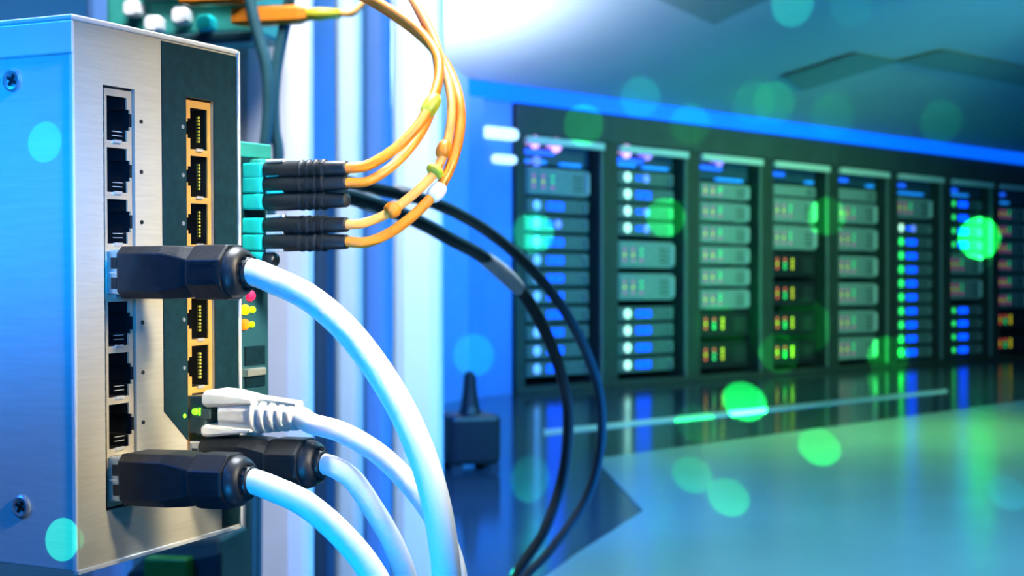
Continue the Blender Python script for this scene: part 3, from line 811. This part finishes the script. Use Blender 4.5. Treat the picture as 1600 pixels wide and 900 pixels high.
# ================================================================== LIGHTS
def aim(o, tgt): o.rotation_euler = (Vector(tgt) - o.location).to_track_quat('-Z', 'Y').to_euler()
def area(name, loc, tgt, col, power, sx, sy=None, spread=180):
    l = bpy.data.lights.new(name, 'AREA'); l.color = col; l.energy = power; l.shape = 'RECTANGLE'; l.size = sx; l.size_y = sy or sx
    l.spread = math.radians(spread)
    o = bpy.data.objects.new(name, l); COL.objects.link(o); o.location = loc; aim(o, tgt); return o
def spot(name, loc, tgt, col, power, deg, blend=.1, r=0.0):
    l = bpy.data.lights.new(name, 'SPOT'); l.color = col; l.energy = power; l.spot_size = math.radians(deg); l.spot_blend = blend; l.shadow_soft_size = r
    o = bpy.data.objects.new(name, l); COL.objects.link(o); o.location = loc; aim(o, tgt); return o
def point(name, loc, col, power, r=.1):
    l = bpy.data.lights.new(name, 'POINT'); l.color = col; l.energy = power; l.shadow_soft_size = r
    o = bpy.data.objects.new(name, l); COL.objects.link(o); o.location = loc; return o
cs = P(240, 450, .42)
# around the switch
spot('key_warm', (.40, .08, ZC + .34), P(378, 425, .43), (1, .86, .58), 41, 15.5, 1, .05)
area('side_blue', (-.62, .25, ZC + .34), ORG + Vector((-.05, .03, .12)), (.0, .20, 1), 1.5, .25, spread=120)
area('edge_blue', (-.20, -.10, ZC + .22), ORG + Vector((.0, .0, .07)), (.01, .30, 1), .5, .12, spread=120)
spot('corner_blue', (-.02, .12, ZC + .03), Vector((-.02, .12, ZC + .03)) + Vector((-.432, .902, -.01)), (.0, .26, 1), 16, 23.5, 1, .03)  # added unseen spot tinting the near corner blue
area('top_white', (-.05, .55, ZC + .60), P(420, 350, .43), (.9, .96, 1), 2.3, .3, spread=62)
spot('cable_blue', (-.15, .05, ZC - .25), P(655, 770, .365), (.0, .34, 1), 17, 24, 1, .05)
spot('ivory_fill', (.30, .12, ZC + .10), P(385, 645, .425), (1, .90, .74), 12, 10, 1, .03)  # added unseen spot to warm and brighten the ivory plug
spot('arch_fill', (.3, .6, ZC + .9), P(785, 415, 1.17), (.9, .96, 1), 14, 14, 1, .05)  # added unseen spot to lift the white highlight on the dark cable
# left background
area('left_wash', (-.15, 1.15, ZC + 1.1), P(465, 200, 2.1), (.95, .97, 1), 19, .6, spread=112)
spot('plug_fill', (.26, .20, ZC + .22), P(420, 320, .47), (.85, .96, 1), 9, 15, 1, .03)  # added unseen spot to brighten the aqua fibre plugs
area('left_blue', (.5, 1.6, ZC - .2), P(620, 600, 2.6), (.0, .26, 1), 13, .8)
spot('floor_glow_blue', (-.1, 3.0, ZC + 1.3), (-.25, 4.8, .0), (.0, .16, 1), 800, 55, 1, .3)
# hall
gl_ = ceilpt(770, -10, 0)
spot('glare_lamp', gl_ - Vector((0, .1, .75)), gl_ + Vector((0, .15, 0)), (1, .97, .90), 210, 150, 1, .12)
area('hall_green', rowpt(2.6, -3.0, ZC + 1.2), rowpt(2.8, 0, ZC - .1), (.30, 1, .30), 48, 2.0, None, 100)
area('hall_blue', rowpt(-1.5, -3.5, ZC + .6), rowpt(-.6, 0, ZC + .3), (.01, .22, 1), 50, 1.0, None, 85)
area('floor_green', (1.9, 6.9, 1.75), (1.9, 6.8, 0), (.28, 1, .22), 40, 2.4, 1.0, 120)
area('floor_blue', (1.5, 3.3, ZC + 1.3), (1.1, 3.9, 0), (.12, .62, 1), 95, 1.5)
area('ceiling_blue', rowpt(2.2, -3.8, .3), rowpt(2.6, -2.0, 3), (.0, .42, 1), 150, 2.0)

# added unseen spotlights behind the camera, casting discs in place of lens bokeh
bpy.context.view_layer.update()
dg = bpy.context.evaluated_depsgraph_get()
GN = (.01, 1, .10); TE = (.02, 1, .55); CY = (.0, .75, 1)
def bokeh(px, py, dia, L, col=GN):
    SRC = Vector((-.05, -.10, ZC - .10)) if (px, py) == (828, 748) else Vector((-.14, -.12, ZC + .08)) if px < 120 else Vector((.12, -.15, ZC + .10))
    d = Vector(((px - 800)/F, 1, (450 - py)/F)).normalized()
    hit, loc, nor, idx, ob, mx = S.ray_cast(dg, Vector((0, 0, ZC)), d)
    if not hit: return
    top = ob
    while top.parent: top = top.parent
    alb = {'network_switch': .5, 'ceiling': .22, 'floor': .055, 'floor_inlay': .45, 'wall_end': .2, 'wall_left': .5, 'trim_2': .1}.get(top.name.split('.')[0], .05)
    dist = (loc - SRC).length; depth = loc.y
    cosi = max(.05, abs(nor.dot((SRC - loc).normalized())))
    if nor.z > .8: cosi *= .65
    deg = math.degrees(2*math.atan(dia*.5/F*depth/dist))
    spot('bokeh_spot', SRC, loc, col, L*39.5*dist*dist/(alb*cosi), max(1, deg), .06)
for b_ in ((1530, 372, 64, 2.4), (1163, 627, 68, 2.0), (1280, 698, 66, .8), (1138, 777, 66, .45), (1082, 742, 64, .32), (1218, 552, 64, .16), (1388, 557, 64, .13),
           (1088, 662, 66, .08), (828, 748, 62, .12, TE), (1040, 340, 62, .25), (1292, 338, 60, .18), (912, 195, 64, .14), (1000, 152, 64, .12, TE),
           (1078, 195, 64, .06), (1178, 160, 66, .07), (1210, 160, 66, .10), (1238, 8, 66, .22, TE), (1330, 8, 66, .05, TE), (1574, 770, 60, .16, CY),
           (832, 365, 66, .025, TE), (1125, 515, 80, .05), (1300, 180, 70, .05), (1255, 510, 90, .05), (70, 222, 64, .45, CY), (98, 843, 66, .62, TE),
           (740, 555, 66, .05, CY), (1470, 190, 66, .05)): bokeh(*b_)
w = bpy.data.worlds.new('World'); S.world = w; w.use_nodes = True
w.node_tree.nodes['Background'].inputs[0].default_value = (.10, .25, .45, 1)
w.node_tree.nodes['Background'].inputs[1].default_value = .12

# ================================================================== CAMERA
cd = bpy.data.cameras.new('camera'); cam = bpy.data.objects.new('camera', cd); COL.objects.link(cam)
cam.location = (0, 0, ZC); cam.rotation_euler = (math.pi/2, 0, 0)
cd.lens = 50; cd.sensor_width = 36; cd.clip_start = .01; cd.clip_end = 100
cd.dof.use_dof = True; cd.dof.focus_distance = .402
BL = 9.5
cd.dof.aperture_fstop = .05/(BL*.402/F)
S.camera = cam
S.view_settings.view_transform = 'Standard'; S.view_settings.look = 'None'
S.view_settings.exposure = 0; S.view_settings.gamma = 1; S.view_settings.use_curve_mapping = False
